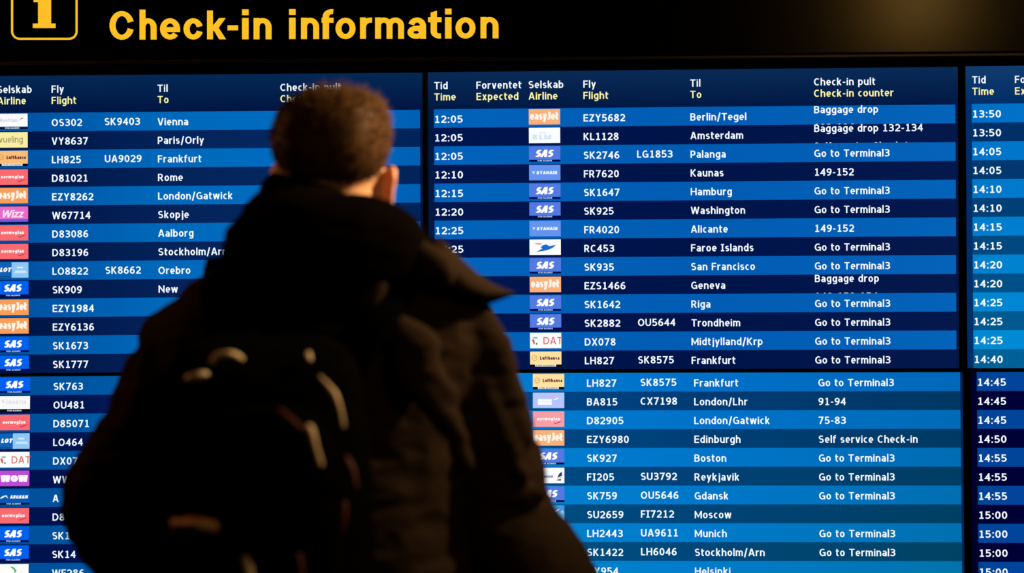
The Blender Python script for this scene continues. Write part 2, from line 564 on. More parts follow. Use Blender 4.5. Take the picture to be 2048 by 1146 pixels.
# ------------------------------------------------------------------ airline logo tiles, 63 x 31 picture units
def logo(L, kind, x, y, tone):
    """Draw one logo tile with its top-left corner at x, y. tone 0 = left monitors (saturated), 1 = middle monitors (paler)."""
    W, H = 63.0, 31.0

    def R(a, b, c, d, col, dl=0.0):
        L.rect(x + a, y + b, x + c, y + d, 0, col, dl)

    def P(pts, col, dl=0.0001):
        L.poly([(x + a, y + b) for a, b in pts], 0, lin(col), dl)

    def T(s, a, base, cap, col, width=None, **k):
        L.text(s, x + a, y + base, cap, 0, col, 0.0002, width=width, **k)
    heavy = (0.17, 0.13)

    def alliance(col, ink=(190, 205, 255), boxed=False):
        R(0, H - 4, W, H, col)
        if boxed:
            R(9, H - 4, W - 10, H - .6, (245, 245, 235), .0001)
            T('STAR ALLIANCE', 11, H - 1.2, 2.2, (60, 60, 60), W - 24, pen=(.12, .12))
        else:
            T('STAR ALLIANCE', 17, H - .6, 2.8, ink, W - 34, pen=(.14, .14))
    if kind == 'sas':
        c = ((0, 96, 240), (82, 122, 226))[tone]
        R(0, 0, W, H - 4, c)
        alliance((0, 8, 78))
        T('SAS', 11, 21.5, 14.5, (255, 255, 255), 36, pen=(.165, .12), slant=.32, gap=-.02)
    elif kind == 'easy':
        R(0, 0, W, H, ((250, 158, 88), (252, 176, 122))[tone])
        T('easyJet', 2.5, 21.5, 16, (255, 246, 232), 57, pen=(.17, .13), gap=.05)
    elif kind == 'klm':
        R(0, 0, W, H, (252, 254, 255))
        T('KLM', 7, 24, 10, (214, 232, 246), 38, pen=heavy)
        R(22, 8, 34, 10, (226, 238, 248), .0001)
        R(20, 11, 36, 12, (226, 238, 248), .0001)
    elif kind == 'ryan':
        R(0, 0, W, H, (100, 148, 240))
        T('RYANAIR', 15, 18.6, 6, (240, 246, 255), 42, pen=(.15, .13), gap=.10, slant=.08)
        P([(6, 13), (12, 13), (10, 17), (8.5, 18.5)], (225, 235, 255))
    elif kind == 'faroe':
        R(0, 0, W, H, (254, 254, 255))
        P([(13, 25.5), (26, 18), (22, 16), (27, 11.5), (34, 10), (40, 13.5), (54, 10.5), (46, 17.5), (34, 22), (24, 23.5)], (28, 104, 205))
        P([(10, 7), (27, 8), (23, 10), (14, 9.5)], (235, 130, 120))
        P([(16, 10), (23, 10), (19, 11.5)], (240, 170, 160))
    elif kind == 'dat':
        R(0, 0, W, H, (254, 254, 255))
        T('DAT', 27, 23, 14.5, (222, 92, 84), 38, pen=(.075, .07), gap=.16)
        P([(4, 14), (8, 12), (10, 23), (7, 22)], (222, 60, 60))
        P([(5, 10), (9, 8), (15, 8.5), (15, 12), (9, 12)], (130, 205, 165))
        P([(12, 20), (15, 20), (14.5, 24), (12, 24)], (40, 140, 120))
    elif kind in ('lh', 'lho'):
        R(0, 0, W, H - 5, (((252, 190, 118), (255, 226, 160))[tone] if kind == 'lh' else (250, 170, 80)))
        R(0, H - 5, W, H, (8, 10, 24))
        R(10, H - 5, W - 11, H - .8, (238, 236, 226), .0001)
        T('STAR ALLIANCE', 12, H - 1.8, 2.2, (70, 66, 66), W - 26, pen=(.12, .12))
        ink = ((92, 26, 40), (104, 30, 58))[tone]
        T('Lufthansa', 20, 16.5, 6.6, ink, 39, pen=(.15, .12))
        for quad in strip(arc(9, 13, 5, 5, 0, 345, 23), .5, .5, True):
            P([(v.x, v.y) for v in quad], (205, 140, 70))
        P([(6, 15), (12, 10.5), (13.5, 11), (10, 13.5)], (205, 140, 70))
    elif kind == 'ba':
        R(0, 0, W, H, (178, 198, 255))
        R(10, 13, 38, 18.4, (250, 252, 255), .0001)
        R(10, 19, 38, 24.6, (250, 252, 255), .0001)
        P([(42, 13), (52, 10), (51, 13), (42, 15)], (250, 252, 255))
        P([(24, 8.5), (40, 6), (54, 7), (44, 9)], (222, 178, 226))
    elif kind == 'norw':
        R(0, 0, W, H, ((250, 106, 112), (250, 158, 166))[tone])
        T('norwegian', 8, 18, 6.4, (255, 240, 240), 46, pen=(.16, .13), slant=.12)
        P([(41, 22), (46, 23.5), (53, 20.5), (60, 19.2), (51, 23.2), (45, 25.5)], (176, 52, 66))
    elif kind == 'ice':
        R(0, 0, W, H, (250, 252, 254))
        T('ICELANDAIR', 6, 20, 4.6, (40, 70, 130), 34, pen=(.13, .12), slant=.1)
        P([(52, 13), (58, 7.5), (58.5, 16), (49, 20)], (28, 52, 116))
        P([(49, 21), (57, 17.5), (57, 20), (48, 23)], (232, 208, 120))
        P([(46, 25), (56, 22), (56, 26), (50, 25.5)], (28, 52, 116))
    elif kind == 'aero':
        R(0, 0, W, H, (70, 150, 218))
        R(48, 12, W, H, (104, 176, 232), .0001)
        P([(40, 14), (52, 7), (53, 9), (42, 16)], (248, 252, 255))
        P([(55, 12), (60, 10), (61, 16), (56, 18)], (170, 214, 244))
    elif kind == 'aua':
        R(0, 0, W, H - 5, (252, 252, 254))
        alliance((10, 16, 40), (220, 226, 240))
        T('Austrian', 6, 17, 8, (206, 206, 220), 36, pen=(.11, .1), slant=.1)
        P([(44, 15), (50, 9), (56, 8), (53, 10), (48, 12)], (120, 110, 140))
    elif kind == 'vuel':
        R(0, 0, W, H, (252, 238, 160))
        T('vueling', 5, 21, 13, (150, 144, 112), 48, pen=(.075, .07))
    elif kind == 'wizz':
        R(0, 0, W, H, (232, 108, 200))
        R(0, H - 6, W, H, (110, 92, 220), .0001)
        T('Wizz', 8, 22, 15, (255, 226, 248), 44, pen=(.10, .09), slant=.25, gap=.04)
    elif kind == 'lot':
        R(0, 0, 29, H, (16, 96, 182))
        R(29, 0, W, H, (142, 200, 246))
        T('LOT', 5, 19, 8.6, (250, 252, 255), 22, pen=(.18, .14), slant=.25)
        R(40, 9, 52, 12, (225, 242, 254), .0001)
        R(36, 17, 58, 19, (225, 242, 254), .0001)
        R(34, 20, 60, 21.4, (225, 242, 254), .0001)
        R(2, H - 3, 26, H - 1.5, (10, 60, 120), .0001)
    elif kind == 'cro':
        R(0, 0, W, H - 5, (250, 250, 252))
        alliance((10, 12, 20), (230, 230, 230))
        T('CROATIA', 14, 16, 7, (222, 222, 230), 42, pen=(.12, .11))
        P([(4, 9), (9, 8), (12, 14), (8, 12)], (226, 210, 214))
    elif kind == 'wow':
        R(0, 0, W, H, (190, 74, 214))
        T('WOW', 5, 22.5, 13.5, (255, 244, 255), 55, pen=(.20, .17), gap=.03)
    elif kind == 'aeg':
        R(0, 0, W, H - 4, (4, 90, 180))
        alliance((4, 20, 66), (190, 205, 230))
        T('AEGEAN', 24, 18.5, 6.4, (240, 246, 255), 36, pen=(.18, .15), slant=.15)
        P([(2, 19), (10, 13), (18, 12), (20, 18), (15, 14.5), (8, 18)], (230, 240, 255))
    elif kind == 'wid':
        R(0, 0, W, H, (252, 254, 252))
        P([(25, 4), (34, 7), (39, 13), (35, 20), (34, 12), (29, 8)], (90, 180, 90))


LOGO_LABEL = {'sas': 'blue logo tile with white slanted letters', 'easy': 'orange logo tile', 'klm': 'white logo tile with pale letters',
              'ryan': 'light blue logo tile', 'faroe': 'white logo tile with blue bird', 'dat': 'white logo tile with red letters',
              'lh': 'cream logo tile with crane ring', 'lho': 'orange logo tile', 'ba': 'pale lilac logo tile', 'norw': 'pink red logo tile',
              'ice': 'white logo tile with navy tail fin', 'aero': 'sky blue logo tile', 'aua': 'white logo tile with black strip',
              'vuel': 'pale yellow logo tile', 'wizz': 'pink logo tile with violet strip', 'lot': 'two tone blue logo tile',
              'cro': 'white logo tile with black strip', 'wow': 'purple logo tile', 'aeg': 'deep blue logo tile',
              'wid': 'white logo tile with green curve'}

# ------------------------------------------------------------------ the six monitors of the video wall
ROW = 598.0 / 16
CX = {'time': 13, 'exp': 98, 'logo': 203, 'fly': 313, 'co': 420, 'to': 527, 'desk': 774}
CAPH = 14.6
BASE_K = 0.735
GO = 'Go to Terminal3'


def monitor(label, quad, header, rows, light, dark, head, tone, logo_dx=0.0, times_only=False, dy=0.0, texth=0.0, tdx=0.0):
    f = Face(quad)
    xs = [a for a, b in quad]
    zs = [b for a, b in quad]
    x0, x1, z0, z1 = min(xs), max(xs), min(zs), max(zs)
    base = Vector(((x0 + x1) / 2, 0.03, z0 - 0.004))
    t = empty('flight_monitor', base)
    tag(t, label, 'screen', 'flight monitors of the video wall')
    # casing behind, bezel ring in front, lit panel between
    bm = bmesh.new()
    box(bm, (x0 - .001, .012, z0 + .001), (x1 + .001, .055, z1 - .001), .004)
    bm_obj('casing', bm, M_CASE, t, base)
    bm = bmesh.new()
    e = .0045
    ring_o = [f.at(-5, -2.9, 0), f.at(1065, -2.9, 0), f.at(1065, 600.9, 0), f.at(-5, 600.9, 0)]
    ring_i = [f.at(-.5, -.5, 0), f.at(1060.5, -.5, 0), f.at(1060.5, 598.5, 0), f.at(-.5, 598.5, 0)]
    loops = []
    for ring, yy in ((ring_o, .012), (ring_o, -.0016), (ring_i, -.0032), (ring_i, .004)):
        loops.append([bm.verts.new((v.x, yy, v.z)) for v in ring])
    for a, b2 in zip(loops, loops[1:]):
        for i in range(4):
            bm.faces.new((a[i], a[(i + 1) % 4], b2[(i + 1) % 4], b2[i]))
    bm_obj('bezel', bm, M_BEZEL, t, base)
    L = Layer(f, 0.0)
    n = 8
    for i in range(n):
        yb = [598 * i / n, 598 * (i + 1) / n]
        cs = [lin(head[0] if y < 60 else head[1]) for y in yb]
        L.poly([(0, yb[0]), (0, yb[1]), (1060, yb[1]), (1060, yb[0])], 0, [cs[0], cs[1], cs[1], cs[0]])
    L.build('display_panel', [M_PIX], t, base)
    first = 0
    if header:
        first = 2
        b1, b2 = (.92 + texth) * ROW, (1.53 + texth) * ROW
        for key, a, b in (('time', 'Tid', 'Time'), ('exp', 'Forventet', 'Expected'), ('logo', 'Selskab', 'Airline'),
                          ('fly', 'Fly', 'Flight'), ('to', 'Til', 'To'), ('desk', 'Check-in pult', 'Check-in counter')):
            H = Layer(f, .0012)
            H.text(a, CX[key] + tdx, b1, CAPH, 0, **TX)
            H.text(b, CX[key] + tdx, b2, CAPH, 1, **TX)
            H.build('column_heading', [M_TEXT, M_YEL], t, base)
    for k in range(first, 16):
        i = k - first
        y0 = k * ROW
        isl = (i % 2 == 0)
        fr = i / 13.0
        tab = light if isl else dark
        if isinstance(tab[0][0], tuple):         # panel's viewing-angle tint painted into rows further down the list
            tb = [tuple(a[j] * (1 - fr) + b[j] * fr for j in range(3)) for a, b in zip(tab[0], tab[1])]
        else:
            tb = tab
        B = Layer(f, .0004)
        B.band(12, y0, 1055, y0 + ROW, tb)  # panel and viewing-angle glow painted as colour stops across the row
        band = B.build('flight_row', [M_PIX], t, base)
        if i >= len(rows):
            continue
        r = rows[i]
        bl = y0 + BASE_K * ROW + dy
        tm, lg, fl, co, to, dk = r

        def cell(name, s_, x, b, **kw):
            T = Layer(f, .0012)
            T.text(s_, x + tdx, b, CAPH, **kw)
            T.build(name, [M_TEXT], band, base)
        if tm:
            cell('time_text', tm, CX['time'], bl, width=57.0, **TN)
        if fl:
            cell('flight_number', fl, CX['fly'], bl, **TN)
        if co:
            cell('codeshare_number', co, CX['co'], bl - 1.2, **TN)
        if to:
            cell('destination_text', to, CX['to'], bl, **TX)
        if isinstance(dk, tuple):                # a scrolling cell: one line leaving, the next cut by the cell's edge
            cell('counter_text', dk[0], CX['desk'], y0 + .405 * ROW, **TX)
            cell('counter_text', dk[1], CX['desk'], y0 + 1.36 * ROW, ymax=y0 + ROW, **TX)
        elif dk:
            cell('counter_text', dk, CX['desk'], bl, **(TN if dk[0].isdigit() else TX))
        if lg:
            G = Layer(f, .0009)
            logo(G, lg, CX['logo'] + logo_dx, y0 + 1.6, tone)
            tag(G.build('airline_logo', [M_PIX], band, base), LOGO_LABEL[lg])
    return t


TX = dict(pen=(.092, .075), gap=.150, xscale=.995)
TN = dict(pen=(.096, .079), gap=.158, xscale=.97)

ROWS_UM = [('12:05', 'easy', 'EZY5682', '', 'Berlin/Tegel', ('Baggage drop', '123-126')),
           ('12:05', 'klm', 'KL1128', '', 'Amsterdam', ('Baggage drop 132-134', 'Self service Check-in')),
           ('12:05', 'sas', 'SK2746', 'LG1853', 'Palanga', GO),
           ('12:10', 'ryan', 'FR7620', '', 'Kaunas', '149-152'),
           ('12:15', 'sas', 'SK1647', '', 'Hamburg', GO),
           ('12:20', 'sas', 'SK925', '', 'Washington', GO),
           ('12:25', 'ryan', 'FR4020', '', 'Alicante', '149-152'),
           ('12:25', 'faroe', 'RC453', '', 'Faroe Islands', GO),
           ('', 'sas', 'SK935', '', 'San Francisco', GO),
           ('', 'easy', 'EZS1466', '', 'Geneva', ('Baggage drop', '149-152-154')),
           ('', 'sas', 'SK1642', '', 'Riga', GO),
           ('', 'sas', 'SK2882', 'OU5644', 'Trondheim', GO),
           ('', 'dat', 'DX078', '', 'Midtjylland/Krp', GO),
           ('', 'lh', 'LH827', 'SK8575', 'Frankfurt', GO)]
ROWS_LM = [('', 'lh', 'LH827', 'SK8575', 'Frankfurt', GO), ('', 'ba', 'BA815', 'CX7198', 'London/Lhr', '91-94'),
           ('', 'norw', 'D82905', '', 'London/Gatwick', '75-83'), ('', 'easy', 'EZY6980', '', 'Edinburgh', 'Self service Check-in'),
           ('', 'sas', 'SK927', '', 'Boston', GO), ('', 'ice', 'FI205', 'SU3792', 'Reykjavik', GO),
           ('', 'sas', 'SK759', 'OU5646', 'Gdansk', GO), ('', 'aero', 'SU2659', 'FI7212', 'Moscow', ''),
           ('', 'lho', 'LH2443', 'UA9611', 'Munich', GO), ('', '', 'SK1422', 'LH6046', 'Stockholm/Arn', GO),
           ('', '', 'AY954', '', 'Helsinki', '')]
ROWS_UL = [('', 'aua', 'OS302', 'SK9403', 'Vienna', ''), ('', 'vuel', 'VY8637', '', 'Paris/Orly', ''),
           ('', 'lh', 'LH825', 'UA9029', 'Frankfurt', ''), ('', 'norw', 'D81021', '', 'Rome', ''),
           ('', 'easy', 'EZY8262', '', 'London/Gatwick', ''), ('', 'wizz', 'W67714', '', 'Skopje', ''),
           ('', 'norw', 'D83086', '', 'Aalborg', ''), ('', 'norw', 'D83196', '', 'Stockholm/Arn', ''),
           ('', 'lot', 'LO8822', 'SK8662', 'Orebro', ''), ('', 'sas', 'SK909', '', 'New', ''),
           ('', 'easy', 'EZY1984', '', '', ''), ('', 'easy', 'EZY6136', '', '', ''),
           ('', 'sas', 'SK1673', '', '', ''), ('', 'sas', 'SK1777', '', '', '')]
ROWS_LL = [('', 'sas', 'SK763', '', '', ''), ('', 'cro', 'OU481', '', '', ''), ('', 'norw', 'D85071', '', '', ''),
           ('', 'lot', 'LO464', '', '', ''), ('', 'dat', 'DX07', '', '', ''), ('', 'wow', 'WW', '', '', ''),
           ('', 'aeg', 'A', '', '', ''), ('', 'norw', 'D8', '', '', ''), ('', 'sas', 'SK1', '', '', ''),
           ('', 'sas', 'SK14', '', '', ''), ('', 'wid', 'WF286', '', '', '')]
ROWS_UR = [(a, '', '', '', '', '') for a in ('13:50', '13:50', '14:05', '14:05', '14:10', '14:10', '14:15', '14:15', '14:20', '14:20',
                                             '14:25', '14:25', '14:25', '14:40')]
ROWS_LR = [(a, '', '', '', '', '') for a in ('14:45', '14:45', '14:45', '14:50', '14:55', '14:55', '14:55', '15:00', '15:00', '15:00', '15:00')]

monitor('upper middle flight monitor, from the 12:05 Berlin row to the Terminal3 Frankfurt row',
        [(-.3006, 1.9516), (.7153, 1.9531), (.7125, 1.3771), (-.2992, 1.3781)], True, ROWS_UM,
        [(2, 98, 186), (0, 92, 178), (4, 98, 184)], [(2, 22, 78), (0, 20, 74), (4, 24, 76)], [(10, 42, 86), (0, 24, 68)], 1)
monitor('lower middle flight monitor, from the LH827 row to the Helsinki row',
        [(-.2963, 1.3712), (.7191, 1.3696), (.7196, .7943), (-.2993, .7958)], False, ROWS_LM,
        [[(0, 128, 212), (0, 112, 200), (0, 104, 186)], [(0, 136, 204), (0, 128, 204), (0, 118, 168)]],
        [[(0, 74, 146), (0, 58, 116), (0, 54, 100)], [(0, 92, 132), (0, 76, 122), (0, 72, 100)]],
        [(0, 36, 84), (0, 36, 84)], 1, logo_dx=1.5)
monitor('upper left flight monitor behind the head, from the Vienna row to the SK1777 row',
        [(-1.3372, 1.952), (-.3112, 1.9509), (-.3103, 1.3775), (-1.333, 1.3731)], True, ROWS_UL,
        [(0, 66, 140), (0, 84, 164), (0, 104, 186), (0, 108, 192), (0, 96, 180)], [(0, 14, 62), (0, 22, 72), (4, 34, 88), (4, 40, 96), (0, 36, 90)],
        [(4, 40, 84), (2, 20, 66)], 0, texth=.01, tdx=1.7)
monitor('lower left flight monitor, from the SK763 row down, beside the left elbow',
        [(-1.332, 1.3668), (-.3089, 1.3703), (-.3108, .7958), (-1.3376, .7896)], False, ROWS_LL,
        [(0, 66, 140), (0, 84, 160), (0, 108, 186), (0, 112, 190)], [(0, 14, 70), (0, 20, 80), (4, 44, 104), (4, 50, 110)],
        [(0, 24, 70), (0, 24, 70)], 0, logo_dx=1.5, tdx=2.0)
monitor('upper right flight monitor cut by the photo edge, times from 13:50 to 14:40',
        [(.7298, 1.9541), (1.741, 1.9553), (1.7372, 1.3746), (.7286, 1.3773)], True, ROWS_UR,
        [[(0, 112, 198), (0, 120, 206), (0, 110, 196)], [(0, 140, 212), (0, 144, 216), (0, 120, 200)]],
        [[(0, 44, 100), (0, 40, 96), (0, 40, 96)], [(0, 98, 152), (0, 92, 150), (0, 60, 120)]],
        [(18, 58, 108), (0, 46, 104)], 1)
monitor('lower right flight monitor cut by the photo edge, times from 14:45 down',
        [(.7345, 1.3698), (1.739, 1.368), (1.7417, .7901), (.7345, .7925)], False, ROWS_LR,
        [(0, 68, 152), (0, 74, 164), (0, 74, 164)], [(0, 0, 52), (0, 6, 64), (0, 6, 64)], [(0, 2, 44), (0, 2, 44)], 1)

# ------------------------------------------------------------------ sign over the monitors
sb = Vector((.3, 0.05, 1.975))
sign = tag(empty('information_sign', sb), 'long black overhead sign reading Check-in information in amber letters', 'sign')
bm = bmesh.new()
box(bm, (-2.4, -.004, 1.9795), (3.0, .09, 2.42), .003)
bm_obj('sign_panel', bm, M_PANEL, sign, sb)


def flat_mesh(name, polys, y, m, parent, base, thick=.0015):
    bm2 = bmesh.new()
    for pl in polys:
        a = [bm2.verts.new((v.x, y, v.z)) for v in pl]
        b2 = [bm2.verts.new((v.x, y + thick, v.z)) for v in pl]
        k = len(a)
        bm2.faces.new(a)
        bm2.faces.new(b2[::-1])
        for i in range(k):
            bm2.faces.new((a[i], b2[i], b2[(i + 1) % k], a[(i + 1) % k]))
    return bm_obj(name, bm2, m, parent, base)


def sign_pt(x, y):
    """Sign layout in millimetre-like units, taken along the sign's slightly tilted baseline."""
    P = at(x, y, -.0055)
    return P


SP = dict(pen=(.118, .088), X=.74)
words = ([], [])
for nth, (s, xa, xb, bsl) in enumerate((('C', 219, 267, 79.5), ('h', 279, 313, 79), ('e', 320, 360, 79), ('c', 367, 405, 79), ('k', 414, 452, 78.5),
                       ('-', 455, 476, 78.5), ('i', 484, 497, 78.5), ('n', 507, 543, 78.5), ('i', 578, 591, 78), ('n', 602, 638, 78),
                       ('f', 643, 667, 78), ('o', 671, 711, 78), ('r', 720, 744, 77.5), ('m', 750, 808, 77.5), ('a', 815, 852, 77.5),
                       ('t', 856, 883, 77), ('i', 890, 903, 77), ('o', 911, 951, 77), ('n', 961, 997, 76.5))):
    k = dict(SP)
    gw = glyph(s, *k['pen'], k['X'])[0]
    k['pen'] = (5.9 * gw / (xb - xa), .086)          # equal stem width on every letter
    if s == 'i':
        k['pen'] = (.11, .10)
    gw2 = glyph(s, *k['pen'], k['X'])[0]
    raw = text_polys(s, 0, bsl, 57.5, **k)
    lo_, hi_ = min(v.x for pl in raw for v in pl), max(v.x for pl in raw for v in pl)
    words[nth > 7] .extend([[sign_pt(xa + (v.x - lo_) * (xb - xa) / (hi_ - lo_), v.y) for v in pl] for pl in raw])

for polys in words:
    flat_mesh('lettering', polys, -.0055, M_SIGN, sign, sb)
# pictogram: rounded square outline with a slab-serif i
ip = []
fr_ = []
cx0, cy0, hw, rr = 88.5, 13, 64.5, 15
for qx, qy, a0 in ((1, 1, 0), (-1, 1, 90), (-1, -1, 180), (1, -1, 270)):
    fr_ += arc(cx0 + qx * (hw - rr), cy0 + qy * (hw - rr), rr, rr, a0, a0 + 90, 8)
fr_poly = [[sign_pt(v.x, v.y) for v in q_] for q_ in strip(fr_, 2.0, 2.0, True)]
pict = flat_mesh('pictogram', fr_poly, -.0055, M_SIGN, sign, sb)
for a, b, c, d in ((65.5, 47, 111, 56), (76, 0, 102, 48), (67, -4, 102, 4), (75, -38, 103, -14)):
    ip.append([sign_pt(a, b), sign_pt(c, b), sign_pt(c, d), sign_pt(a, d)])
flat_mesh('letter', ip, -.0057, M_SIGN, pict, sb)

# ------------------------------------------------------------------ setting
bm = bmesh.new()
box(bm, (-3.2, .10, 0), (3.6, .2, 3.2))
tag(bm_obj('wall_back', bm, M_WALL), kind='structure')
bm = bmesh.new()
box(bm, (-3.2, -6, -.1), (3.6, .2, 0))
tag(bm_obj('floor', bm, M_FLOOR), kind='structure')
bm = bmesh.new()
box(bm, (-2.4, -.012, 1.9705), (3.0, .10, 1.9785), .0025)
tag(bm_obj('trim_1', bm, M_RAIL), kind='structure')
bm = bmesh.new()
box(bm, (-1.5, .056, .70), (1.9, .10, 1.968))
tag(bm_obj('wall_mount', bm, M_WALL), kind='structure')


# ------------------------------------------------------------------ soft body helpers
def rings_mesh(bm, rings, cap=True):
    vs = [[bm.verts.new(p) for p in r] for r in rings]
    n = len(vs[0])
    for a, b in zip(vs, vs[1:]):
        for i in range(n):
            bm.faces.new((a[i], a[(i + 1) % n], b[(i + 1) % n], b[i]))
    if cap:
        bm.faces.new(vs[0][::-1])
        bm.faces.new(vs[-1])


def sweep(bm, pts, radii, n=20, flat=1.0, up=Vector((0, 1, 0)), sub=4):
    """A closed tapered tube through pts (smoothed), radius ru across the up axis's side and ru*flat along up."""
    pts = [Vector(p) for p in pts]
    P, Rr = [], []
    m = len(pts)
    for i in range(m - 1):
        p0, p1, p2, p3 = pts[max(i - 1, 0)], pts[i], pts[i + 1], pts[min(i + 2, m - 1)]
        for k in range(sub):
            t = k / sub
            P.append(.5 * ((2 * p1) + (p2 - p0) * t + (2 * p0 - 5 * p1 + 4 * p2 - p3) * t * t + (-p0 + 3 * p1 - 3 * p2 + p3) * t ** 3))
            Rr.append(radii[i] * (1 - t) + radii[i + 1] * t)
    P.append(pts[-1])
    Rr.append(radii[-1])
    # rounded ends
    d0 = (P[0] - P[1]).normalized()
    d1 = (P[-1] - P[-2]).normalized()
    r0, r1 = Rr[0], Rr[-1]
    pre = [(P[0] + d0 * r0 * s, r0 * c) for s, c in ((.97, .25), (.8, .6), (.45, .89))]
    post = [(P[-1] + d1 * r1 * s, r1 * c) for s, c in ((.45, .89), (.8, .6), (.97, .25))]
    P = [a for a, b in pre] + P + [a for a, b in post]
    Rr = [b for a, b in pre] + Rr + [b for a, b in post]
    rings = []
    side = None
    for i in range(len(P)):
        t = (P[min(i + 1, len(P) - 1)] - P[max(i - 1, 0)]).normalized()
        u = up - t * up.dot(t)
        if u.length < .2:
            u = (side.cross(t) if side is not None else Vector((1, 0, 0)) - t * t.x)
        u.normalize()
        v = t.cross(u)
        side = v
        rings.append([P[i] + (v * math.cos(2 * PI * k / n) + u * flat * math.sin(2 * PI * k / n)) * Rr[i] for k in range(n)])
    rings_mesh(bm, rings)


def ball(bm, c, r, e=2.0, seg=28, rot=None):
    """A (super)ellipsoid of radii r about c."""
    c = Vector(c)

    def pw(a):
        return math.copysign(abs(a) ** (2.0 / e), a)
    rings = []
    for j in range(1, 16):
        th = PI * j / 16 - PI / 2
        ring = []
        for k in range(seg):
            ph = 2 * PI * k / seg
            p = Vector((r[0] * pw(math.cos(th)) * pw(math.cos(ph)), r[1] * pw(math.cos(th)) * pw(math.sin(ph)), r[2] * pw(math.sin(th))))
            if rot:
                p = rot @ p
            ring.append(c + p)
        rings.append(ring)
    rings_mesh(bm, rings)


def fuse(name, bm, voxel, m, parent=None, base=Vector((0, 0, 0)), smooth_it=4, wrinkle=0.0, wscale=9.0, seed=0):
    """Fuse overlapping closed shapes into ONE continuous skin, smooth it, and fold it a little if it is cloth."""
    bmesh.ops.recalc_face_normals(bm, faces=bm.faces)
    me = bpy.data.meshes.new(name)
    bm.to_mesh(me)
    bm.free()
    tmp = bpy.data.objects.new(name, me)
    COL.objects.link(tmp)
    r = tmp.modifiers.new('fuse', 'REMESH')
    r.mode = 'VOXEL'
    r.voxel_size = voxel
    s = tmp.modifiers.new('soften', 'SMOOTH')
    s.factor = .5
    s.iterations = smooth_it
    dg = bpy.context.evaluated_depsgraph_get()
    dg.update()
    out = bpy.data.meshes.new_from_object(tmp.evaluated_get(dg))
    bpy.data.objects.remove(tmp)
    bpy.data.meshes.remove(me)
    out.name = name
    if wrinkle:
        ns = [v.normal.copy() for v in out.vertices]
        for v, nn in zip(out.vertices, ns):
            p = v.co
            q = Vector((p.x * wscale, p.y * wscale, p.z * wscale * 2.2 + seed))
            a = noise.noise(q) + .5 * noise.noise(q * 2.1 + Vector((3, 1, 7)))
            v.co = p + nn * wrinkle * (1 - 2 * abs(a))
    for p in out.polygons:
        p.use_smooth = True
    out.materials.clear()
    return link(name, out, m, parent, base)


# ------------------------------------------------------------------ the traveller seen from behind
YP = -1.0


def w2(px, py, y=YP):
    return at(px, py, y)


HC = w2(660, 318)                                   # skull centre
pb = Vector((w2(630, 573).x, YP, 0.0))              # standing point
hipx = pb.x

# body: head, neck, trunk, arms with hands, legs as one skin
bm = bmesh.new()
ball(bm, HC + Vector((0, -.004, .004)), (.077, .097, .098))
ball(bm, HC + Vector((0, .030, -.062)), (.060, .062, .070))                     # jaw
ball(bm, HC + Vector((.022, .004, -.066)), (.060, .050, .052))                  # jaw corner under the ear
ball(bm, HC + Vector((0, .050, -.085)), (.042, .044, .040))
ball(bm, HC + Vector((0, .068, -.110)), (.024, .024, .018))                     # chin
ball(bm, HC + Vector((0, .082, -.002)), (.048, .018, .012))                     # brow
sweep(bm, [HC + Vector((0, .094, -.006)), HC + Vector((0, .116, -.034)), HC + Vector((0, .122, -.044))], [.007, .0095, .0105], 14)   # nose
for s in (-1, 1):
    ball(bm, HC + Vector((s * .010, .106, -.047)), (.007, .008, .006))          # nostril wings
    ball(bm, HC + Vector((s * .034, .050, -.046)), (.030, .036, .034))          # cheek
    ball(bm, HC + Vector((s * .031, .0745, -.0115)), (.017, .0165, .0070))       # eyelids
    ball(bm, HC + Vector((s * .031, .0735, -.0305)), (.016, .0150, .0065))
    # ear: shell, rim and lobe
    ec = HC + Vector((.082, -.004, -.047) if s > 0 else (-.070, .008, -.044))
    ball(bm, ec, (.010, .017, .028), 2.2, rot=Matrix.Rotation(s * .35, 3, 'Z'))
    sweep(bm, [ec + Vector((s * .002, .010, -.004)), ec + Vector((s * .007, .010, .022)), ec + Vector((s * .010, -.006, .032)),
               ec + Vector((s * .012, -.020, .020)), ec + Vector((s * .009, -.020, -.004)), ec + Vector((s * .003, -.006, -.030))],
          [.005, .006, .0065, .0065, .006, .007], 10)
ball(bm, HC + Vector((0, .090, -.078)), (.024, .010, .0055))                    # lips
ball(bm, HC + Vector((0, .088, -.087)), (.020, .010, .0060))
neck0 = HC + Vector((.006, -.018, -.05))
sweep(bm, [neck0, HC + Vector((.006, -.02, -.13)), HC + Vector((0, -.02, -.20))], [.058, .058, .070], 24)
for z, rx, ry in ((1.44, .15, .085),):
    ball(bm, (hipx, YP, z), (rx, ry, .10))
tr = []
for z, rx, ry in ((1.47, .12, .08), (1.42, .17, .10), (1.30, .17, .11), (1.15, .155, .10), (1.02, .165, .11), (.92, .17, .115), (.86, .15, .10)):
    tr.append([Vector((hipx + rx * math.cos(a), YP + ry * math.sin(a), z)) for a in [2 * PI * k / 28 for k in range(28)]])
rings_mesh(bm, tr)
SHL, ELL = w2(372, 745), w2(228, 1012, YP - .02)
SHR, ELR = w2(890, 735), w2(1050, 1180, YP - .03)
HNL = Vector((hipx - .16, YP + .25, 1.00))
HNR = Vector((hipx + .15, YP + .25, .96))


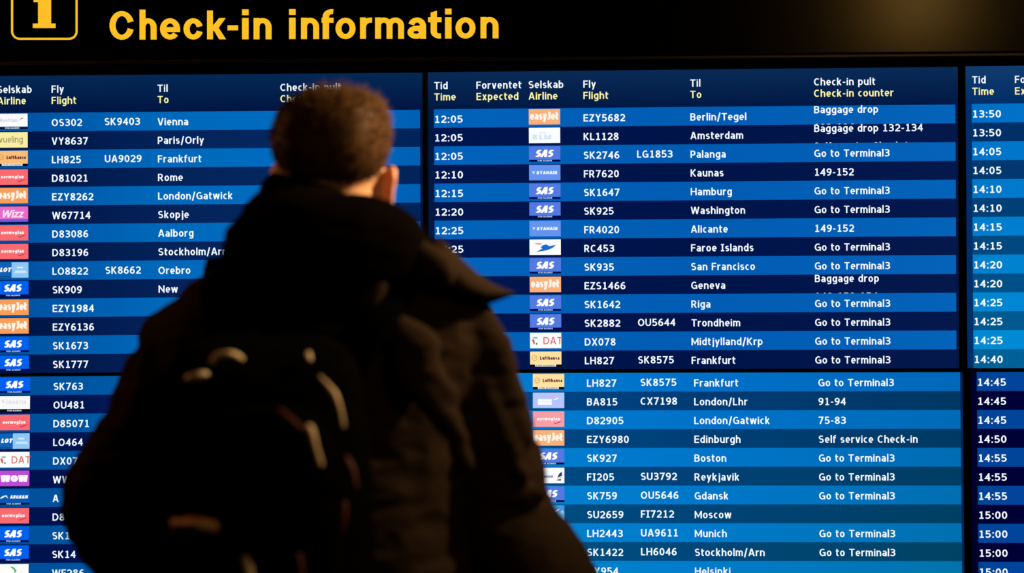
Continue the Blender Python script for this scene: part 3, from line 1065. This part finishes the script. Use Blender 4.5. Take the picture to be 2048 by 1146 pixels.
def hand(bm, wrist, fwd, s):
    """Palm, four curled fingers of unequal length and a thumb from the palm's inner side."""
    fwd = fwd.normalized()
    dn = Vector((0, .25, -1)).normalized()
    side = fwd.cross(dn).normalized() * s
    pc = wrist + fwd * .05
    sweep(bm, [wrist, pc, wrist + fwd * .085], [.026, .036, .034], 16, flat=.5, up=side)
    for i, (off, ln) in enumerate(((-.027, .062), (-.009, .074), (.009, .070), (.026, .054))):
        k = wrist + fwd * .088 + dn * off
        a = k + fwd * ln * .45 + side * .006
        b = a + fwd * ln * .28 + side * .020
        c = b + fwd * ln * .10 + side * .020
        sweep(bm, [k, a, b, c], [.0095, .0088, .0080, .0068], 10)
    t0 = wrist + fwd * .028 - dn * .026
    sweep(bm, [t0, t0 + fwd * .028 - dn * .020 + side * .010, t0 + fwd * .055 - dn * .026 + side * .020], [.0125, .0105, .0085], 10)


ARM_L = [SHL, w2(322, 850), w2(268, 945, YP - .02), ELL, w2(282, 1100, YP + .05), w2(345, 1180, YP + .14), HNL]
ARM_R = [SHR, w2(946, 855), w2(1003, 1040), w2(1064, 1142, YP - .02), w2(1088, 1208, YP - .015), w2(1036, 1270, YP + .08), HNR]
for path, EL, HN, s in ((ARM_L, ARM_L[5], HNL, 1), (ARM_R, ARM_R[5], HNR, -1)):
    sweep(bm, path, [.050, .048, .044, .041, .043, .038, .026], 18)
    hand(bm, HN, HN - EL, s)
for s in (-1, 1):
    sweep(bm, [(hipx + s * .085, YP, .92), (hipx + s * .095, YP + .01, .50), (hipx + s * .10, YP - .01, .28), (hipx + s * .10, YP, .09)],
          [.085, .055, .052, .036], 18)
    sweep(bm, [(hipx + s * .10, YP - .02, .055), (hipx + s * .115, YP + .14, .04)], [.036, .034], 14)
person = fuse('person', bm, .0055, M_SKIN, None, pb, 3)
tag(person, 'person in a dark jacket seen from behind, standing before the monitors with a backpack', 'person')
for s in (-1, 1):
    bm = bmesh.new()
    ball(bm, HC + Vector((s * .031, .0745, -.021)), (.0135, .0135, .0120))
    e = bm_obj('eye', bm, M_EYE, person, pb, True)
    bm = bmesh.new()
    ball(bm, HC + Vector((s * .031, .0868, -.021)), (.0055, .003, .0055))
    bm_obj('iris', bm, M_IRIS, e, pb, True)

# hair: a cropped cap with tufts
HR = Vector((.0835, .100, .076))
HH = w2(661, 288, YP - .016)


def hair_pt(th, ph, k=1.0, e=2.5):
    def pw(a):
        return math.copysign(abs(a) ** (2.0 / e), a)
    p = Vector((HR.x * pw(math.cos(th)) * pw(math.cos(ph)), HR.y * pw(math.cos(th)) * pw(math.sin(ph)), HR.z * pw(math.sin(th))))
    if p.x > 0 and p.z > 0:                                 # fuller at the upper right
        p.x *= 1 + .09 * p.z / HR.z
        p.z *= 1 + .05 * p.x / HR.x
    if p.x < 0 and p.z > 0:
        p.x *= 1 - .07 * p.z / HR.z
        p.z *= 1 + .06 * p.x / HR.x
    p *= k
    f = max(0.0, min(1.0, (p.y - .005) / .05))             # lift the front edge to a hairline over the brow
    p.z = max(p.z, p.z * (1 - f) + (.012 + .3 * max(p.z, 0)) * f) if p.z < .03 else p.z
    if p.z < 0 and p.y < .03:                               # taper towards the nape, shorter on the left
        t = -p.z / HR.z
        p.x *= 1 - .20 * t * t
        if p.x < 0:
            p.x *= 1 - .14 * t
    return HH + p


bm = bmesh.new()
rings = []
for j in range(1, 24):
    th = PI * j / 24 - PI / 2
    rings.append([hair_pt(th, 2 * PI * k / 48, 1.0 + .03 * noise.noise(Vector((j * .5, math.cos(2 * PI * k / 48) * 3, math.sin(2 * PI * k / 48) * 3))))
                  for k in range(48)])
rings_mesh(bm, rings)
for i in range(5200):
    th = math.asin(random.uniform(-.93, 1))
    ph = random.uniform(0, 2 * PI)
    a = hair_pt(th, ph, .97)
    nrm = (hair_pt(th, ph, 1.1) - a)
    if nrm.length < 1e-5:
        continue
    nrm.normalize()
    ln = random.uniform(.004, .011) + (random.choice((.006, .006, .016)) * max(0, nrm.z) if a.x > HH.x - .03 else .004 * max(0, nrm.z))
    d = (nrm + Vector((random.gauss(0, .35) + .15, random.gauss(0, .35), random.gauss(0, .3) - .10))).normalized()
    tip = a + d * ln
    sd = d.cross(Vector((random.gauss(0, 1), random.gauss(0, 1), random.gauss(0, 1)))).normalized() * random.uniform(.0009, .0018)
    s2 = d.cross(sd).normalized() * sd.length
    b0, b1, b2 = bm.verts.new(a + sd), bm.verts.new(a - sd * .5 + s2), bm.verts.new(a - sd * .5 - s2)
    tv = bm.verts.new(tip)
    bm.faces.new((b0, b1, tv))
    bm.faces.new((b1, b2, tv))
    bm.faces.new((b2, b0, tv))
bm_obj('hair', bm, M_HAIR, person, pb, True)

# jacket
bm = bmesh.new()
SECT = [(402, 572, 722, .062, -.035), (425, 540, 764, .085, -.03), (442, 518, 806, .10, -.03), (466, 494, 848, .11, -.02), (492, 456, 884, .12, -.015),
        (516, 458, 908, .13, -.01), (545, 402, 934, .135, -.01), (572, 380, 954, .14, 0), (600, 364, 972, .145, 0), (640, 322, 992, .15, 0),
        (690, 294, 992, .155, 0), (740, 285, 985, .16, 0), (820, 295, 965, .165, 0), (920, 300, 950, .165, 0), (1050, 300, 945, .165, 0),
        (1200, 295, 955, .165, 0), (1420, 290, 965, .17, 0)]


def section_ring(py, xa, xb, ry, dy):
    A, B = w2(xa, py), w2(xb, py)
    c, rx = (A + B) / 2, (B - A).length / 2
    ring = []
    for k in range(40):
        a = 2 * PI * k / 40
        ca, sa = math.cos(a), math.sin(a)
        ring.append(Vector((c.x + rx * math.copysign(abs(ca) ** .85, ca), YP + dy + ry * math.copysign(abs(sa) ** .85, sa), A.z * .5 * (1 - ca) + B.z * .5 * (1 + ca))))
    return ring


rings_mesh(bm, [section_ring(py, xa + (26 if py < 560 else 0), xb - (26 if py < 560 else 0), ry - .012, dy) for py, xa, xb, ry, dy in SECT])
# left arm
sweep(bm, [w2(380, 706), w2(372, 748), w2(326, 850), w2(268, 945, YP - .02), w2(229, 1010, YP - .02), w2(282, 1100, YP + .05), w2(345, 1180, YP + .14),
           HNL - (HNL - ELL).normalized() * .02],
      [.078, .086, .082, .078, .075, .073, .066, .050], 24)
# right arm, its elbow pushed out at the bottom of the photograph
sweep(bm, [w2(900, 690), w2(900, 740), w2(946, 855), w2(976, 950), w2(1003, 1040), w2(1064, 1142, YP - .02), w2(1092, 1215, YP - .02), w2(1020, 1280, YP + .08),
           HNR - (HNR - ELR).normalized() * .02],
      [.078, .088, .084, .080, .074, .080, .079, .068, .050], 24)


def fold(path, r, y, flat=.7):
    sweep(bm, [w2(a, b, y + (dy_[0] if dy_ else 0)) for a, b, *dy_ in path], [r * (.35 + .65 * math.sin(PI * (i + .6) / (len(path) + .2))) for i in range(len(path))], 12,
          flat=flat)


# cloth folds at the right shoulder and sleeve, left sleeve and hem
fold([(815, 550), (850, 522), (885, 548)], .026, YP - .130)
fold([(905, 622), (950, 645), (985, 705), (1012, 790), (1044, 880)], .030, YP - .058)
fold([(930, 660), (965, 760), (1005, 870), (1045, 950)], .018, YP - .07)
fold([(795, 662), (832, 690), (848, 752), (892, 800)], .032, YP - .150)
fold([(800, 720), (830, 770), (900, 850), (930, 930)], .018, YP - .16)
fold([(990, 985), (1035, 998), (1078, 990)], .018, YP - .06)
fold([(960, 1065), (1030, 1082), (1088, 1078)], .022, YP - .04)
fold([(640, 660), (710, 640), (760, 560)], .016, YP - .16)
fold([(300, 700), (290, 780), (250, 860)], .018, YP - .075)
fold([(185, 1025), (205, 985), (222, 950)], .012, YP - .085)
fold([(235, 1070), (290, 1050), (330, 1000)], .018, YP - .06)
jacket = fuse('jacket', bm, .0065, M_JACKET, person, pb, 5, wrinkle=.0045, wscale=11)
# black hood and yoke lying over neck and shoulders
bm = bmesh.new()
rings_mesh(bm, [section_ring(*a) for a in SECT[:6]] + [section_ring(530, 436, 918, .128, -.01)])
# collar standing round the neck, high on the left and falling to the right
cl = []
for k in range(13):
    a = 2 * PI * k / 12
    px = 648 + 92 * math.cos(a)
    py = 417 + 33 * math.cos(a)
    P = w2(px, py)
    cl.append(Vector((P.x, YP - .012 + .080 * math.sin(a), P.z)))
sweep(bm, cl, [.026] * 13, 14, sub=3)
# folded hood hanging behind the neck
ball(bm, w2(650, 508, YP - .11), (.145, .075, .085), 2.3)
ball(bm, w2(600, 452, YP - .085), (.085, .065, .060), 2.2)
ball(bm, w2(720, 490, YP - .10), (.090, .060, .060), 2.2)
ball(bm, w2(640, 590, YP - .125), (.10, .05, .08), 2.2)

hood = tag(fuse('hood', bm, .0065, M_HOOD, jacket, pb, 5, wrinkle=.003, wscale=11, seed=2), 'black hood folded down behind the neck')
# shoulder flap standing off past the right shoulder
bm = bmesh.new()
n = 20
rings = []
for px, py, hh, dd, y in ((868, 520, 46, .060, -.075), (905, 552, 42, .062, -.07), (945, 578, 33, .058, -.06), (978, 588, 22, .050, -.05), (1004, 588, 12, .036, -.045),
                          (1020, 587, 6, .022, -.04), (1028, 587, 2, .010, -.04)):
    c = w2(px, py, YP + y)
    h = hh / 1388.0
    rings.append([c + Vector((.25 * h * math.sin(2 * PI * k / n), dd * math.cos(2 * PI * k / n), h * math.sin(2 * PI * k / n))) for k in range(n)])
rings_mesh(bm, rings)
bm_obj('shoulder_flap', bm, M_JACKET, jacket, pb, True)

# cord toggles on the yoke and a thin piping on the left sleeve
for px, py in ((774, 463), (811, 466)):
    bm = bmesh.new()
    ball(bm, w2(px, py, YP - .132), (.0065, .005, .004))
    tag(bm_obj('cord_toggle', bm, M_BUCKLE, jacket, pb, True), 'small pale cord toggle')
bm = bmesh.new()
sweep(bm, [w2(188, 1022, YP - .085), w2(200, 1002, YP - .090), w2(214, 980, YP - .092)], [.0015, .0022, .0015], 8)
tag(bm_obj('sleeve_piping', bm, M_WEB, jacket, pb, True), 'thin pale piping')

# trousers and shoes, below the frame
bm = bmesh.new()
ball(bm, (hipx, YP, .90), (.185, .13, .13), 2.3)
for s in (-1, 1):
    sweep(bm, [(hipx + s * .09, YP, .88), (hipx + s * .098, YP + .01, .50), (hipx + s * .10, YP, .30), (hipx + s * .10, YP + .005, .10)],
          [.100, .078, .070, .064], 20)
fuse('trousers', bm, .009, M_JEANS, person, pb, 4, wrinkle=.004, wscale=8, seed=5)
for s in (-1, 1):
    bm = bmesh.new()
    sweep(bm, [(hipx + s * .10, YP - .06, .062), (hipx + s * .105, YP + .02, .066), (hipx + s * .112, YP + .11, .052), (hipx + s * .118, YP + .17, .044)],
          [.044, .048, .046, .036], 18, up=Vector((0, 0, 1)))
    sh = fuse('shoe', bm, .006, M_SHOE, person, pb, 3)
    bm = bmesh.new()
    rings = []
    for z in (0.0, .006, .024):
        ring = []
        for k in range(28):
            a = 2 * PI * k / 28
            ring.append(Vector((hipx + s * (.108) + .047 * math.cos(a) * (1 if z else .94), YP + .055 + .155 * math.sin(a) * (1 if z else .97), z)))
        rings.append(ring)
    rings_mesh(bm, rings)
    bm_obj('sole', bm, M_SOLE, sh, pb)

# ------------------------------------------------------------------ backpack on the person's back
YB = YP - .20
YF = YP - .385                                   # face of the front pocket
kb = w2(525, 1300, YP - .28)
pack = tag(empty('backpack', kb), 'black backpack with pale trim worn on the back of the person', 'backpack')
bm = bmesh.new()
rings = []
for py, xa, xb, y0_, y1_ in ((672, 425, 640, -.17, -.22), (684, 385, 678, -.155, -.25), (705, 358, 700, -.15, -.275), (750, 335, 718, -.15, -.31), (850, 318, 730, -.15, -.335),
                             (1000, 305, 742, -.15, -.345), (1150, 300, 748, -.15, -.345), (1260, 305, 742, -.15, -.33), (1310, 330, 720, -.16, -.29)):
    A, B = w2(xa, py, YP + (y0_ + y1_) / 2), w2(xb, py, YP + (y0_ + y1_) / 2)
    c, rx = (A + B) / 2, (B - A).length / 2
    yc, ry = YP + (y0_ + y1_) / 2, (y0_ - y1_) / 2
    ring = []
    for k in range(40):
        a = 2 * PI * k / 40
        ca, sa = math.cos(a), math.sin(a)
        ring.append(Vector((c.x + rx * math.copysign(abs(ca) ** .6, ca), yc + ry * math.copysign(abs(sa) ** .6, sa), c.z)))
    rings.append(ring)
rings_mesh(bm, rings)
fuse('main_compartment', bm, .007, M_PACK, pack, kb, 4, wrinkle=.003, wscale=10, seed=3)
bm = bmesh.new()
pc = w2(520, 1050, YP - .345)
ball(bm, pc, (.105, .045, .155), 3.2)
fuse('front_pocket', bm, .006, M_PACK, pack, kb, 3, wrinkle=.002, wscale=12, seed=9)


def strapmesh(name, path, r, m, flat=.35, parent=pack, up=Vector((0, 1, 0)), n=12):
    b = bmesh.new()
    pts = [w2(a, c, YP + y) for a, c, y in path]
    sweep(b, pts, r if isinstance(r, list) else [r] * len(pts), n, flat=flat, up=up)
    return bm_obj(name, b, m, parent, kb, True)


# shoulder straps over both shoulders and under the arms
strapmesh('shoulder_strap', [(462, 740, -.17), (455, 640, -.168), (440, 562, -.115), (442, 540, .0), (445, 600, .142), (448, 760, .158), (400, 950, .155), (330, 1080, .05), (318, 1150, -.14)],
          [.026, .030, .032, .032, .032, .030, .022, .014, .014], M_PACK, .28)
strapmesh('shoulder_strap', [(690, 740, -.17), (742, 640, -.168), (800, 560, -.12), (822, 524, .0), (815, 600, .142), (800, 760, .158), (830, 950, .155), (890, 1080, .05), (740, 1150, -.14)],
          [.026, .030, .032, .032, .032, .030, .022, .014, .014], M_PACK, .28)
tag(strapmesh('grab_handle', [(424, 724, -.300), (434, 712, -.318), (452, 708, -.325), (470, 710, -.322), (482, 718, -.305)], .0042, M_WEB, .8), 'pale arched grab handle')  # pale trim built only where highlights fall, shaped to stand for them
tag(strapmesh('buckle', [(374, 758, -.318), (392, 752, -.322), (410, 750, -.320)], [.0035, .0055, .005], M_BUCKLE, .8), 'pale plastic buckle')
tag(strapmesh('zipper_pull', [(617, 708, -.296), (619, 718, -.302)], .0036, M_BUCKLE, 1.0), 'pale zipper pull')
tag(strapmesh('piping', [(640, 752, -.333), (655, 770, -.338), (668, 788, -.340), (680, 818, -.342), (687, 852, -.342)], [.0012, .003, .0045, .0028, .0022], M_WEB, 1.0), 'highlighted stretch of pale curved piping')
tag(strapmesh('compression_strap', [(618, 858, -.395), (624, 872, -.398), (632, 900, -.400), (640, 928, -.398)], [.0062, .005, .0036, .0042], M_WEB, .8), 'highlighted stretch of pale strap')
tag(strapmesh('piping', [(560, 820, -.38), (585, 845, -.39), (614, 866, -.395)], [.003, .005, .003], M_WEBD, .8), 'dark red piping')
tag(strapmesh('piping', [(692, 915, -.352), (703, 940, -.355), (710, 972, -.355)], [.003, .005, .004], M_WEBD, .8), 'dark red piping')
tag(strapmesh('piping', [(688, 1008, -.358), (686, 1035, -.360), (682, 1065, -.358)], [.004, .005, .003], M_WEBD, .8), 'dark red piping')
tag(strapmesh('compression_strap', [(490, 1118, -.400), (497, 1140, -.404), (500, 1180, -.404), (498, 1220, -.398)], [.0045, .006, .006, .006], M_WEB, .6), 'highlighted stretch of pale strap')
tag(strapmesh('piping', [(598, 1112, -.398), (602, 1140, -.400), (602, 1180, -.398)], .0035, M_WEBD, .8), 'dark red piping')
# woven badge on the pocket
bd = bmesh.new()
A, B = w2(340, 1037, YP - .355), w2(430, 1068, YP - .375)
sweep(bd, [w2(348, 1050, YP - .352), w2(385, 1051, YP - .392), w2(424, 1054, YP - .398)], [.0085, .0105, .0085], 16, flat=.35)
badge = tag(bm_obj('badge', bd, M_PATCHR, pack, kb, True), 'small red and cream woven badge')
bd = bmesh.new()
sweep(bd, [w2(347, 1047, YP - .356), w2(385, 1048, YP - .399), w2(424, 1052, YP - .402)], [.0055, .0042, .0068], 10, flat=.5)
bm_obj('badge_thread', bd, M_PATCHW, badge, kb, True)
